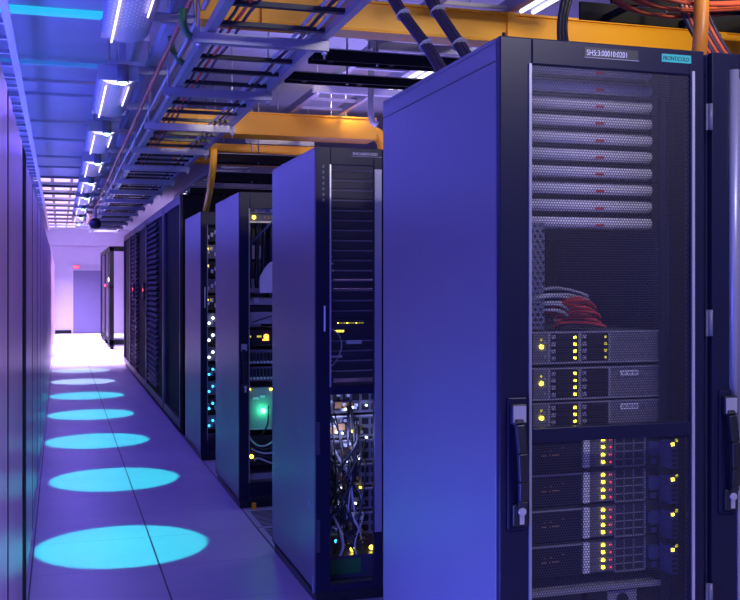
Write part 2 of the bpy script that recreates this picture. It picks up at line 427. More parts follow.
def lower_server(label):
    t = thing('rack_server', label, 'server', (1.107, 2.45, 0), 0, 'lower servers behind the mesh door')
    MB().box(.0, .4826, .006, .60, 0, .090).build('chassis', 'cabdark', t)
    fp = MB().box(.0, .243, -.002, .006, .002, .088).build('blank_panel', 'doorp', t)
    for a_, b_, c_ in ((.125, .139, .041), (.146, .150, .041), (.156, .176, .0415), (.130, .134, .053), (.15, .156, .053), (.186, .192, .060)): MB().box(a_, b_, -.003, -.002, c_, c_+.0015).build('faint_marking', 'tan', fp)
    MB().box(.0, .243, -.006, -.002, .083, .088).build('panel_lip', 'midgrey', fp)
    mb = MB()
    for k in range(6): mb.box(.246, .265, -.008, .002, .004+k*.0142, .0165+k*.0142)
    mb.build('port_strip', 'white', t)
    for k in range(4):
        z = .006+k*.0205
        db = MB().box(.268, .34, -.002, .006, z, z+.018).box(.270, .300, -.004, -.002, z+.008, z+.011).build('drive_bay', 'grey', t)
        MB().box(.304, .313, -.006, -.002, z+.006, z+.014).build('indicator_light', 'yled', db)
        MB().box(.328, .335, -.004, -.002, z+.006, z+.012).build('indicator_light', 'rled', db)
    mb = MB().box(.343, .346, -.005, .004, .002, .088).box(.436, .440, -.005, .004, .002, .088).box(.343, .44, -.005, .004, .0, .003)
    for k in range(3): mb.box(.346, .436, -.002, .004, .02+k*.021, .022+k*.021)
    for k in range(2): mb.box(.374+k*.03, .376+k*.03, -.002, .004, .003, .088)
    mb.build('module_cage', 'steel', t)
    mb = MB()
    mb.prism_y([(.449, .03), (.478, .03), (.482, .04), (.482, .058), (.478, .066), (.449, .066), (.445, .058), (.445, .04)], -.012, .004)
    mb.box(.455, .472, -.008, .004, .006, .02)
    mb.build('power_plug', 'bcable', t)
    return t
for k in range(4):
    t = lower_server(['top', 'second', 'third', 'bottom'][k]+' of four servers with amber light columns below the door crossbar')
    t.location.z = .882-.0956*k
    pm = thing('power_module', ['top', 'second', 'third', 'bottom'][k]+' of four blue power modules at the right behind the lower mesh', 'power module', (1.598, 2.385, .882-.0956*k), 0, 'power modules beside the lower servers')
    MB().box(-.012, .012, 0, .05, 0, .074).build('housing', 'bcable', pm)
    MB().box(-.010, -.001, -.003, 0, .074-.012, .074-.004).build('indicator_light', 'yled', pm)
    MB().box(.003, .010, -.003, 0, .076-.004, .080).build('indicator_light', 'ydim', pm)
    mb = MB()
    for q in range(4): mb.box(-.008, .008, -.002, 0, .006+q*.013, .013+q*.013)
    mb.build('sockets', 'black', pm)
# vertical power rail carrying modules
o = MB().box(1.590, 1.606, 2.437, 2.449, .3, 1.9).build('power_rail', 'cabdark'); tag(o, 'dark vertical rail at the right inside the nearest cabinet', 'power rail')
o = MB().box(1.196, 1.236, 2.44, 2.4425, 1.262, 1.548).build('mounting_rail', 'railp'); tag(o, 'perforated vertical strip at the left of the gap above the red cables', 'mounting rail')
# bottom sliding tray and small devices
t = thing('equipment_tray', 'slanting purple lit tray below the four lower servers', 'tray', (1.107, 2.44, .555))
MB().box(0, .4826, 0, .5, 0, .006).box(0, .4826, -.004, 0, -.004, .010).build('tray_plate', 'midgrey', t)
t = thing('network_switch', 'small black switch with cyan display at bottom of nearest cabinet', 'network switch', (1.15, 2.45, .49))
MB().box(0, .20, 0, .3, 0, .055).build('chassis', 'black', t)
MB().box(.13, .18, -.003, 0, .012, .028).build('display', 'cled', t)
t = thing('network_switch', 'small switch with pale round dial panel at bottom of nearest cabinet', 'network switch', (1.37, 2.45, .49))
MB().box(0, .20, 0, .3, 0, .058).build('chassis', 'black', t)
dp = MB().box(.06, .15, -.003, 0, .005, .053).build('dial_panel', 'midgrey', t)
MB().tube([(.105, -.003, .029), (.105, -.006, .029)], .018, 18).build('dial', 'black', dp)
t = thing('equipment_tray', 'lowest dark shelf inside the nearest cabinet', 'tray', (1.107, 2.45, .40))
MB().box(0, .4826, 0, .5, 0, .08).box(.0, .4826, -.004, 0, .035, .04).build('tray_plate', 'cabdark', t)

# cables on top of drive servers
zt = zs[0]+.0865
def loop(x0, x1, y, z, hgt, r, m, name, lab, grp, n=16):
    pts = []
    for i in range(n+1):
        u = i/n; pts.append((x0+(x1-x0)*u, y+.03*math.sin(u*5+z*40), z+hgt*math.sin(math.pi*min(1, u*1.0))**.7))
    o = MB().tube(pts, r, 7).build(name, m); return tag(o, lab, 'cable', grp)
for k in range(11):
    x0 = 1.285+.012*math.sin(k*2.1); z = zt+.010+.0062*k
    loop(x0, 1.425-.004*(k % 4), 2.475+.010*(k % 4), z, .012+.006*(k % 3), .0042, 'rcable', 'network_cable', 'red network cable in the heap on top of the drive servers', 'red cables heaped on the servers')
for k in range(6):
    z = zt+.040+.0105*k
    loop(1.17, 1.32+.016*k if k < 4 else 1.40, 2.462+.008*(k % 3), z, .018+.006*(k % 2), .0045, 'gcable', 'network_cable', 'pale grey cable lying over the red cable heap', 'grey cables over the red heap')
for k in range(4):
    loop(1.19+.02*k, 1.30+.02*k, 2.52+.02*k, zt+.006+.002*k, .03, .0045, 'cable', 'network_cable', 'black cable coiled under the red heap in the nearest cabinet', 'black cables under the red heap')

# ------------------------------------------------------------ row 2 contents
def thin_server(y):
    t = thing('rack_server', 'x', 'server', (1.11, y, 1), 0, 'thin servers behind the second cabinet mesh')
    MB().box(0, .48, .004, .6, .0, .036).build('chassis', 'black', t)
    MB().box(0, .48, 0, .004, .031, .036).build('front_lip', 'midgrey', t)
    return t
proto = thin_server(4.32)
for k in range(21):
    o = proto if k == 0 else dup(proto)
    o.location = (1.11, 4.32, 1.855-.0445*k)
    o['label'] = '%s thin dark server from the top behind mesh of the second cabinet' % ('first' if k == 0 else 'twenty-first' if k == 20 else ordw(k))
def place_small(name, label, cat, mb, m, grp=None):
    return tag(mb.build(name, m), label, cat, grp)
for k, z in enumerate((1.50, 1.47, 1.44)):
    place_small('paper_tag', '%s small white tag behind the second cabinet mesh' % ['upper', 'middle', 'lower'][k], 'tag', MB().box(1.125, 1.150+.004*k, 4.314, 4.317, z, z+.008), 'paper', 'white tags behind the mesh')
place_small('paper_tag', 'wide white tag behind lower right of the second cabinet mesh', 'tag', MB().box(1.215, 1.285, 4.314, 4.317, 1.118, 1.135), 'paper')
place_small('paper_tag', 'long white tag behind lower left of the second cabinet mesh', 'tag', MB().box(1.14, 1.195, 4.314, 4.317, 1.058, 1.068), 'paper')
sw = thing('network_switch', 'switch with a row of yellow lights behind the second cabinet mesh', 'network switch', (1.11, 4.30, 1.17))
MB().box(0, .48, 0, .018, 0, .055).build('chassis', 'black', sw)
for q in range(9): MB().box(.058+q*.014, .066+q*.014, -.003, 0, .040, .0435).build('indicator_light', 'ydim' if q % 3 else 'yled', sw)
for q in range(3): MB().box(.050+q*.014, .060+q*.014, -.003, 0, .002, .010).build('indicator_light', 'yled', sw)
tag(MB().tube(bez((1.125, 4.285, 1.19), (1.21, 4.27, 1.17), (1.19, 4.28, 1.06), (1.135, 4.295, 1.02)), .003, 6).build('network_cable', 'white'), 'thin white cable curling below the yellow lights of second cabinet', 'cable')

# lower cable window of row 2
devz = [.80, .69, .58, .47, .36, .25]
for k, z in enumerate(devz):
    t = thing('network_switch', '%s switch behind the black cable tangle in the second cabinet' % ['topmost', 'second', 'third', 'fourth', 'fifth', 'lowest'][k], 'network switch', (1.11, 4.40, z), 0, 'switches behind the cable tangle')
    MB().box(0, .48, 0, .4, 0, .10).build('chassis', 'grey', t)
    mb = MB()
    for q in range(10):
        for r_ in range(2): mb.box(.02+q*.045, .052+q*.045, -.003, 0, .012+r_*.045, .040+r_*.045)
    mb.build('ports', 'black', t)
    MB().box(0, .48, -.006, 0, .093, .1).build('front_lip', 'silver', t)
    mb = MB()
    for q in range(2):
        x = .03+random.random()*.13; zz = .02+random.random()*.03; mb.box(x, x+.04, -.012, -.003, zz, zz+.028)
    mb.build('plug_block', 'tan' if k < 4 else 'midgrey', t)
    mb = MB()
    for q in range(9):
        x = .01+random.random()*.18; zz = .01+random.random()*.07; mb.box(x, x+.014, -.014-.02*random.random(), -.003, zz, zz+.012)
    mb.build('plug_block', 'white', t)
def P2(px, py, Y):   # place a point seen in second cabinet
    az = math.atan((px-370)/1010)+R(17.06); X = Y*math.tan(az); Z = Y*math.cos(R(17.06))+X*math.sin(R(17.06))
    return X, Y, 1.384-(py-284)*Z/1010
leds = [(352,407,'w'),(366,405,'w'),(345,409,'w'),(342,433,'w'),(352,431,'y'),(366,437,'w'),(336,432,'w'),(359,430,'y'),(346,461,'w'),(354,462,'w'),(358,458,'w'),
        (360,487,'y'),(353,486,'y'),(341,488,'w'),(355,503,'w'),(352,516,'w'),(338,505,'w'),(344,535,'y'),(347,541,'y'),(352,549,'Y'),(371,547,'Y'),(336,541,'c'),(350,540,'y')]
for px, py, c in leds:
    X, Y, Z = P2(px, py, 4.385)
    dsc = {'w': ('white', 'wled', .0045), 'y': ('yellow', 'yled', .0045), 'Y': ('large yellow', 'yled', .010), 'c': ('cyan', 'cled', .008)}[c]
    o = MB().tube([(X, Y-.012, Z), (X, Y, Z)], dsc[2], 8).build('indicator_lamp', dsc[1])
    where = 'in the upper' if py < 440 else ('in the middle' if py < 500 else 'in the lower')
    tag(o, '%s indicator lamp glowing %s part of the second cabinet cable tangle' % (dsc[0], where), 'indicator light', 'lamps among the cables, second cabinet')
for k in range(30):
    x0 = 1.125+.20*random.random(); x3 = 1.125+.20*random.random()
    z0 = .88-.55*random.random(); z3 = max(.12, z0-.15-.25*random.random())
    y0 = 4.385; a = 4.30+.05*random.random()
    cx = 1.215+.07*random.uniform(-1, 1)
    pts = bez((x0, y0, z0), (x0, a, z0-.03), (cx, a-.03, z3+.10), (x3, 4.38, z3))
    o = MB().tube(pts, .0036+.0014*(k % 3), 6).build('network_cable', 'cable' if k % 5 else 'gcable')
    if k % 5: tag(o, 'black cable hanging in the lower opening of the second cabinet', 'cable', 'black cables in the second cabinet')
    else: tag(o, 'pale cable hanging in the lower opening of the second cabinet', 'cable', 'pale cables in the second cabinet')
for k in range(4):
    r0 = .028+.008*k; c = (1.235+.01*k, 4.325+.006*k, .27-.01*k)
    pts = [(c[0]+r0*math.cos(t*.5), c[1]+.01*math.sin(t), c[2]+r0*.55*math.sin(t*.5)) for t in range(13)]
    tag(MB().tube(pts, .005, 6).build('network_cable', 'cable'), 'black cable coiled near the bottom of the second cabinet', 'cable', 'coiled cables in the second cabinet')
t = thing('equipment_tray', 'dark green tinted box at the bottom of the second cabinet', 'tray', (1.115, 4.33, .075))
MB().box(0, .47, 0, .45, 0, .10).build('tray_plate', 'cabdark', t)
MB().box(.02, .17, -.002, 0, .02, .085).build('front_panel', 'green', t)

# ------------------------------------------------------------ row 3 contents (front at y=6.16)
Y3 = 6.26; s3 = 163.
def z3(py): return 1.384-(py-284)/160.
def dev(name, label, cat, y_top, y_bot, m='grey', x0=1.10, x1=1.56, Y=Y3, dep=.5):
    t = thing(name, label, cat, (x0, Y, z3(y_bot)), 0, 'devices in the third cabinet')
    MB().box(0, x1-x0, 0, dep, 0, z3(y_top)-z3(y_bot)).build('chassis', m, t); return t
t = dev('patch_panel', 'patch panel with white plugs at top of the third cabinet', 'patch panel', 205, 213, 'midgrey')
mb = MB()
for q in range(12): mb.box(.02+q*.024, .034+q*.024, -.015, 0, .008+.02*(q % 2), .026+.02*(q % 2))
mb.build('plug', 'white', t)
t = dev('network_switch', 'switch with yellow light near top of the third cabinet', 'network switch', 214, 222, 'grey')
MB().tube([(.06, -.01, .03), (.06, 0, .03)], .011, 10).build('indicator_light', 'yled', t)
for q in range(3): MB().box(.125+q*.022, .137+q*.022, -.005, 0, .022, .04).build('indicator_light', 'tan', t)
MB().box(0, .46, -.006, 0, -.004, .006).build('front_lip', 'silver', t)
for k in range(5):
    x = 1.15+.045*k
    tag(MB().tube(bez((x, 6.36, 1.79), (x+.01, 6.33, 1.65), (x-.01, 6.36, 1.45), (x+.005, 6.37, 1.36)), .014, 8).build('network_cable', 'cable'), 'thick black cable hanging in the open bay of the third cabinet', 'cable', 'thick cables in the third cabinet')
tag(MB().tube(bez((1.27, 6.23, 1.77), (1.22, 6.2, 1.73), (1.15, 6.2, 1.66), (1.115, 6.24, 1.60)), .006, 6).build('network_cable', 'bcable'), 'blue cable slanting below the top devices of third cabinet', 'cable')
tag(MB().prism_y([(1.205, z3(293)), (1.34, z3(293)), (1.34, z3(258)), (1.27, z3(262)), (1.235, z3(268)), (1.205, z3(277))], 6.30, 6.303).build('paper_sheet', 'paper'), 'bright white paper sheet standing in the third cabinet bay', 'paper')
t = dev('network_switch', 'grey box under the white paper in the third cabinet', 'network switch', 299, 305, 'midgrey')
MB().box(.01, .05, -.01, 0, .0, .03).box(.06, .09, -.012, .0, .012, .045).build('plug', 'silver', t)
dev('storage_unit', 'black unit directly below the grey box in the third cabinet', 'storage unit', 306, 311, 'black')
t = dev('network_switch', 'large pale grey box in the middle of the third cabinet', 'network switch', 312, 324, 'midgrey')
MB().bar((.05, -.004, .01), (.22, -.004, .065), .004, .006).build('cable_clip', 'black', t)
t = dev('power_supply', 'black unit with orange and yellow lights in the third cabinet', 'power supply', 330, 344, 'black')
MB().tube([(.138, -.01, .045), (.138, 0, .045)], .016, 12).build('indicator_light', 'oled', t)
MB().box(.115, .155, -.005, 0, .02, .03).build('indicator_light', 'oled', t)
for q, x in enumerate((.03, .08, .095)): MB().box(x, x+.012, -.005, 0, .04, .052).build('indicator_light', 'ydim', t)
for k, (a, b) in enumerate(((350, 364), (367, 380))):
    t = dev('patch_panel', ['upper', 'lower'][k]+' patch panel with comb of plugs in the third cabinet', 'patch panel', a, b, 'grey')
    mb = MB()
    for q in range(14): mb.box(.012+q*.022, .024+q*.022, -.018, 0, .02, .07)
    mb.build('plug', 'black', t)
    mb = MB()
    for q in range(14): mb.box(.012+q*.022, .024+q*.022, -.012, 0, .004, .016)
    mb.build('port_label', 'white', t)
t = dev('network_switch', 'blue grey switch with a bright green light in the third cabinet', 'network switch', 388, 430, 'midgrey')
MB().tube([(.116, -.03, .118), (.116, 0, .118)], .016, 14).build('indicator_light', 'gled', t)
MB().box(.05, .09, -.008, 0, .19, .205).box(.10, .13, -.008, 0, .2, .215).build('plug', 'white', t)
MB().box(.005, .012, -.01, 0, .16, .26).box(.0, .46, -.008, 0, .0, .008).build('front_lip', 'silver', t)
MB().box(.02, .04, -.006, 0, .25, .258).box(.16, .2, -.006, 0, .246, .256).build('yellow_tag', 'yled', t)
t = dev('storage_unit', 'dark unit with small lights low in the third cabinet', 'storage unit', 436, 466, 'black')
MB().tube([(.045, -.012, .058), (.045, 0, .058)], .012, 10).build('indicator_light', 'yled', t)
MB().tube([(.018, -.012, .18), (.018, 0, .18)], .009, 10).build('indicator_light', 'yled', t)
MB().box(.17, .20, -.01, 0, .10, .118).box(.18, .21, -.01, 0, .15, .165).build('plug_block', 'tan', t)
for k in range(5):
    tag(MB().tube(bez((1.12+.01*k, 6.235, .44-.04*k), (1.17, 6.20, .34), (1.25, 6.19, .36-.03*k), (1.33, 6.235, .46-.05*k)), .006, 6).build('network_cable', 'cable' if k % 2 else 'gcable'), ['grey', 'black'][k % 2]+' cable drooping low in the third cabinet', 'cable', ['grey', 'black'][k % 2]+' cables low in the third cabinet')
tag(MB().tube(bez((1.25, 6.235, .62), (1.23, 6.19, .60), (1.26, 6.19, .50), (1.20, 6.235, .44)), .005, 6).build('network_cable', 'cable'), 'black cable hanging in front of the green light switch', 'cable')
dev('equipment_tray', 'pale shelf near the floor in the third cabinet', 'tray', 474, 480, 'midgrey')
tag(MB().box(1.125, 1.150, 6.125, 6.148, .0, .04).build('cable_clip', 'yellow'), 'small yellow clip at the foot of the third cabinet', 'clip')

# ------------------------------------------------------------ row 4 contents
for k in range(12):
    t = thing('network_switch', '%s of the glinting devices in the narrow opening of fourth cabinet' % ordw(k), 'network switch', (1.095, 8.02, 1.72-.135*k), 0, 'devices in the fourth cabinet')
    MB().box(0, .45, 0, .5, 0, .11).build('chassis', 'grey' if k % 2 else 'black', t)
    mb = MB()
    for q in range(3):
        mb.box(.015+q*.03, .033+q*.03, -.02, 0, .02+.02*((q+k) % 3), .05+.02*((q+k) % 3))
    mb.build('plug', 'white' if k < 5 else 'silver', t)
    if k in (1, 2, 4): MB().box(.012, .024, -.02, 0, .07, .085).build('indicator_light', 'yled', t)
    elif k > 4:
        for q in range(2): MB().tube([(.03+.03*q, -.025, .03+.04*q), (.03+.03*q, -.018, .03+.04*q)], .010, 10).build('indicator_light', 'cled' if k > 7 else 'wled', t)
# ------------------------------------------------------------ tall black racks further down
def tall_black(label, y0, y1, louvre, lit=False, h=2.2):
    """black enclosure, long side facing the aisle"""
    t = thing('tall_black_cabinet', label, 'server cabinet', (1.05, y0, 0), 0, 'tall black cabinets beyond the fourth row')
    d = y1-y0-.01
    MB().box(.02, .9, .0, d, .06, h).build('body', 'matte', t, bevel=.003)
    MB().box(.03, .88, .02, d-.02, 0, .06).build('plinth', 'matte', t)
    mb = MB().box(-.005, .02, 0, .07, .06, h).box(-.005, .02, d-.07, d, .06, h).box(-.005, .02, .07, d-.07, h-.08, h).box(-.005, .02, .07, d-.07, .06, .14)
    mb.build('side_frame', 'black', t)
    if louvre:
        a, b = louvre
        mb = MB(); z = .2
        while z < h-.12:
            mb.prism_y([(-.012, z), (.02, z+.025), (.02, z+.045), (-.012, z+.02)], a, b); z += .062
        mb.build('louvre_panel', 'louvre', t)
    MB().box(-.012, .02, d-.16, d-.10, .14, h-.10).build('door_edge', 'louvre', t)
    if lit:
        p = MB().box(-.028, -.004, .16, .20, 1.18, 1.40).build('handle', 'black', t)
        MB().box(-.034, -.028, .158, .202, 1.29, 1.325).build('indicator_light', 'rbright', p)
    return t
tall_black('tall black cabinet standing just beyond the fourth cabinet', 9.30, 10.85, None)
tall_black('tall black louvred cabinet with the nearer red light', 10.9, 13.1, (.75, 1.95))
tall_black('tall black louvred cabinet with the farther red light', 13.12, 15.0, (1.45, 1.8), lit=True)
tall_black('dark louvred cabinet just beyond both red lights', 15.02, 16.2, (.1, .8), lit=True)
tall_black('last of the joined tall black cabinets, farthest from the camera', 16.22, 17.8, None)
# open gear between row 4 and tall racks: strip of glinting cable ends
t = thing('cable_manager', 'narrow strip of glinting cable plugs on the black cabinet behind the fourth cabinet', 'cable manager', (1.10, 9.24, 0))
MB().box(0, .12, .02, .055, .0, 1.95).build('back_plate', 'black', t)
for k in range(14):
    z = 1.83-.11*k; x = .01+.02*(k % 3)
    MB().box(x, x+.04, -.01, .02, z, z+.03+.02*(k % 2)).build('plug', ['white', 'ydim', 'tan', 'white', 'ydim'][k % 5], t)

# far open frame
t = thing('open_frame_rack', 'far black open frame rack near the end of the aisle', 'rack', (1.0, 22.0, 0))
mb = MB()
for y in (0, 2.4, 4.8): mb.box(0, .09, y, y+.16, .05, 2.18)
mb.box(0, .09, 0, 4.96, 2.08, 2.18).box(0, .09, 0, 4.96, .12, .2).box(0, .09, 0, .08, 1.3, 1.34)
mb.box(.95, 1.03, 0, .12, .05, 2.18).box(0, 1.03, 0, .12, 2.08, 2.18).box(0, 1.03, 0, .12, .10, .2)
mb.build('frame', 'matte', t)
MB().box(.02, .06, 1.0, 4.7, .2, 2.08).build('side_panel', 'doorp', t)
mb = MB()
for y in (.05, 2.45, 4.85): mb.tube([(.045, y, 0), (.045, y, .06)], .03, 8)
mb.tube([(.99, .05, 0), (.99, .05, .06)], .03, 8)
mb.build('foot', 'matte', t)
MB().box(-.01, 0, .3, .42, 1.44, 1.52).build('indicator_light', 'wled', t)
MB().box(-.01, 0, 1.9, 2.3, 1.32, 1.38).build('indicator_light', 'rbright', t)

# ------------------------------------------------------------ left cabinets
def left_cab(label, y0, L, h):
    t = thing('flush_cabinet', label, 'server cabinet', (-.14, y0, 0), 0, 'flush cabinets along the left of the aisle')
    MB().box(-1.0, -.012, 0, L, .05, h).build('body', 'leftcab', t, bevel=.003)
    MB().box(-.98, -.02, .01, L-.01, 0, .05).build('plinth', 'black', t)
    mb = MB()
    n = 4
    for k in range(n):
        a = .01+(L-.02)*k/n; b = .01+(L-.02)*(k+1)/n-.006
        m_ = (a+b)/2
        mb.quad((-.012, a, .07), (-.012, b, .07), (-.012, b, h-.015), (-.012, a, h-.015))
        i = len(mb.v); q = 6
        for j in range(q+1):
            u = j/q; y = a+(b-a)*u; x = -.004+.003*math.sin(math.pi*u)
            mb.v += [(x, y, .07), (x, y, h-.015)]
        for j in range(q):
            mb.smooth.add(len(mb.f)); mb.f.append((i+2*j, i+2*j+2, i+2*j+3, i+2*j+1))
    mb.build('door', 'leftcab', t)
    MB().box(-.012, -.001, L-.05, L, .07, h-.015).build('door_seam', 'black', t)
    return t
ys = [(.70, 1.19), (1.90, 1.19), (3.10, 1.18)]
y = 4.56
while y < 27.5:
    ys.append((y, 1.17)); y += 1.2 if len(ys) % 2 else 1.24
names = ['just outside the left edge of view', 'nearest in view at the left edge', 'just before the black gap at left', 'just behind the black gap at left']
pr = None
for k, (y0, L) in enumerate(ys):
    lab = 'smooth violet flush cabinet ' + (names[k] if k < 4 else '%s of those beyond the black gap, left row' % (ordw(k-3) if k-3 < 20 else 'farthest'))
    if k < 3:
        left_cab(lab, y0, L, 1.95)
    elif pr is None: pr = left_cab(lab, y0, L, 1.93)
    else: dup(pr, (-.14, y0, 0), label=lab)
t = thing('gap_panel', 'black filler panel in the gap of the left cabinet row', 'panel', (-.19, 4.282, 0))
MB().box(-.1, .052, 0, .275, 0, 1.93).build('panel', 'matte', t)

# ladder tray over left cabinets
def ladder(name, label, p0, p1, w, step, m='steel', rail_h=.07, rail_t=.022, group='cable ladders under the ceiling', rung=(.03, .018), rm=None):
    p0 = Vector(p0); p1 = Vector(p1); d = (p1-p0); L = d.length; d.normalize()
    ang = math.atan2(d.y, d.x)
    t = thing(name, label, 'cable ladder', p0, ang, group)
    for s in (-1, 1):
        MB().box(0, L, s*w/2-rail_t/2, s*w/2+rail_t/2, .006, rail_h).box(0, L, s*w/2-rail_t/2-(.012 if s < 0 else -.0), s*w/2+rail_t/2+(.012 if s > 0 else 0), 0, .006).build('rail', m, t)
    k = 0; x = step/2; pr = None
    while x < L:
        if pr is None: pr = MB().box(-rung[0]/2, rung[0]/2, -w/2, w/2, .012, .012+rung[1]).build('rung', rm or m, t); o = pr
        else:
            o = pr.copy(); col.objects.link(o)
        o.location = (x, 0, 0); x += step
    return t
ladder('cable_ladder', 'purple ladder tray above the left cabinets beside the ceiling panels', (-.33, 3.0, 2.50), (-.33, 22, 2.50), .22, .3, 'steel', rail_h=.022)
# main ladder over the aisle edge
ladder('cable_ladder', 'large blue cable ladder running down the aisle overhead', (.805, 2.3, 2.385), (.805, 20.5, 2.385), .45, .30, 'steel', rail_h=.06, rm='black')
# upper ladder / strut running deeper
ladder('cable_ladder', 'higher cable ladder above the second and third cabinets', (1.78, 3.0, 2.62), (1.78, 15, 2.62), .35, .35, 'steel', rail_h=.06)
# second slim one on left side of main ladder
tag(MB().box(.475, .535, 2.5, 22, 2.60, 2.66).build('wireway', 'ceil'), 'blue square wireway running beside the hanging light fixtures', 'wireway')
tag(MB().box(.40, .44, 2.5, 22, 2.70, 2.74).build('conduit', 'steel'), 'slim blue conduit above the light fixtures', 'conduit', 'conduits under the ceiling')
# struts with rods
def strut(label, x0, x1, y, z, rods, grp):
    t = thing('support_strut', label, 'support strut', (x0, y, z), 0, grp)
    L = x1-x0
    MB().box(0, L, -.021, -.017, .004, .041).box(0, L, .017, .021, .004, .041).box(0, L, -.021, .021, 0, .004).build('channel', 'steel', t)
    for r in rods:
        MB().tube([(r-x0, 0, -.03), (r-x0, 0, H-z)], .005, 6).build('threaded_rod', 'steel', t)
        MB().tube([(r-x0, 0, -.012), (r-x0, 0, 0)], .012, 6).build('nut', 'silver', t)
    return t
for k in range(14):
    y = 4.03+1.17*k
    strut('%s blue strut from the camera carrying the aisle cable ladder' % ('nearest' if k == 0 else ordw(k)), .50, 1.055, y, 2.34, (.525, 1.04), 'struts under the aisle cable ladder')
for k in range(12):
    strut('%s short strut from the camera under the blue wireway' % ('nearest' if k == 0 else ordw(k)), .30, .60, 4.6+1.17*k, 2.555, (.32, .58), 'short struts under the wireway')
for k, (x, z, m_) in enumerate(((.555, 2.50, 'steel'), (.49, 2.50, 'brcable'), (.62, 2.60, 'steel'))):
    tag(MB().tube([(x, 2.5+.5*j, z+.004*math.sin(j+k)) for j in range(34)], .012, 7).build('conduit', m_), ['blue conduit lying on the short struts', 'red brown conduit lying beside the blue wireway', 'upper blue conduit above the aisle ladder'][k], 'conduit', 'conduits under the ceiling')
for k, y in enumerate((3.62, 4.9, 6.1, 7.3, 8.5)):
    strut('%s high strut over the cabinet rows' % ['nearest', 'second', 'third', 'fourth', 'farthest'][k], 1.50, 2.10, y, 2.575, (1.53, 2.05), 'struts under the higher cable ladder')

# ------------------------------------------------------------ light fixtures
def fixture():
    t = thing('linear_light_fixture', 'x', 'light fixture', (.29, 5.55, 2.43), 0, 'linear light fixtures over the aisle')
    L = 1.12
    prof = [(-.10, .06), (-.10, .11), (.10, .11), (.10, .06), (.09, .06), (.09, .10), (-.09, .10), (-.09, .06)]
    MB().prism_y(prof, 0, L).build('housing', 'ceil', t)
    # curved perforated reflector hanging below
    mb = MB(); q = 10
    for j in range(q+1):
        a = math.pi*j/q; x = -.098*math.cos(a); z = .06-.05*math.sin(a)
        mb.v += [(x, .02, z), (x, L-.02, z)]
    for j in range(q):
        mb.smooth.add(len(mb.f)); mb.f.append((2*j, 2*j+2, 2*j+3, 2*j+1))
    mb.build('reflector', 'ductp', t)
    MB().box(-.085, .085, .03, L-.03, .075, .08).build('inner_lamp', 'softlamp', t)
    MB().tube([(-.062, .04, .004), (-.062, L-.04, .004)], .0045, 8).build('light_tube', 'tube', t)
    MB().tube([(.055, .04, .004), (.055, L*.55, .004)], .004, 8).build('light_tube', 'tube', t)
    for y in (-.012, L): MB().box(-.105, .105, y, y+.012, .03, .112).build('end_cap', 'ceil', t)
    for y in (.1, L-.1): MB().tube([(0, y, .11), (0, y, H-2.43)], .006, 6).build('hanger', 'steel', t)
    return t
pf = fixture()
fy = [3.47, 5.50, 7.38, 9.22, 11.1, 13.0, 14.9, 16.8]
for k, y in enumerate(fy):
    o = pf if k == 0 else dup(pf)
    o.location = (.275 if k == 0 else .295, y if k else 3.44, 2.43)
    o['label'] = '%s hanging light fixture from the camera, over the aisle' % ('nearest' if k == 0 else ordw(k))
    a = bpy.data.lights.new('fixture_light', 'AREA'); a.shape = 'RECTANGLE'; a.size = .014; a.size_y = 1.1
    a.energy = (5, 9, 12, 13, 12, 12, 12, 12)[k]; a.color = (.15, .10, 1); lo = bpy.data.objects.new('fixture_light', a); col.objects.link(lo)
    lo.location = (.228, y+.56, 2.42)
def spot():
    t = thing('spotlight', 'x', 'spotlight', (.315, 5.4, 2.44), 0, 'spotlights between the fixtures')
    MB().tube([(0, 0, .09), (0, 0, .03), (0, 0, .0)], .03, 16).build('housing', 'grey', t)
    MB().tube([(0, 0, 0), (0, 0, -.008), (0, 0, -.014)], .022, 16, rf=lambda k: (.022, .020, .008)[k]).build('lens', 'lens', t)
    MB().box(-.09, .09, -.015, .015, .09, .11).box(-.015, .015, -.015, .015, .11, .46).build('bracket', 'steel', t)
    return t
ps = spot()
sy = [5.44, 7.33, 9.18, 11.06, 12.95, 14.85, 16.75, 18.6]
for k, y in enumerate(sy):
    o = ps if k == 0 else dup(ps)
    o.location = (.315, y, 2.44); o['label'] = '%s glowing spotlight along the aisle ceiling' % ('nearest' if k == 0 else ordw(k))
    a = bpy.data.lights.new('spot_beam', 'SPOT'); a.spot_size = R(21.5); a.spot_blend = .12; a.energy = 620; a.shadow_soft_size = .012
    a.color = (.01, .62, .58) if k < 5 else (.35, .62, .8)
    lo = bpy.data.objects.new('spot_beam', a); col.objects.link(lo); lo.location = (.315, y+.06, 2.415)
    if k == 1: lo.rotation_euler = (0, R(-1.3), 0)

# dome
t = thing('dome_camera', 'dark round dome hanging from the ceiling far down the aisle', 'dome camera', (.50, 15.5, 2.28))
mb = MB(); pts = [(0, 0, -.09+.0225*k) for k in range(9)]
mb.tube(pts, .09, 18, rf=lambda k: max(.004, .09*math.sin(math.acos(max(-1, min(1, -1+k*.25))))))
mb.build('dome', 'doorp', t)
MB().tube([(0, 0, .08), (0, 0, H-2.28)], .025, 10).build('stem', 'steel', t)

# lit ceiling panels far down
for k in range(10):
    y = 14.9+1.36*k
    t = thing('ceiling_light_panel', '%s row of lit ceiling panes beyond the light fixtures' % ('nearest' if k == 0 else ordw(k)), 'ceiling light', (-.2, y, H), 0, 'lit panes in the far ceiling')
    MB().box(-.2, 1.15, -.04, .46, -.03, -.001).build('frame', 'grey', t)
    for x0, x1 in ((-.16, .07), (.12, .34), (.38, .58)):
        MB().box(x0, x1, 0, .42, -.035, -.03).build('diffuser', 'panel', t)

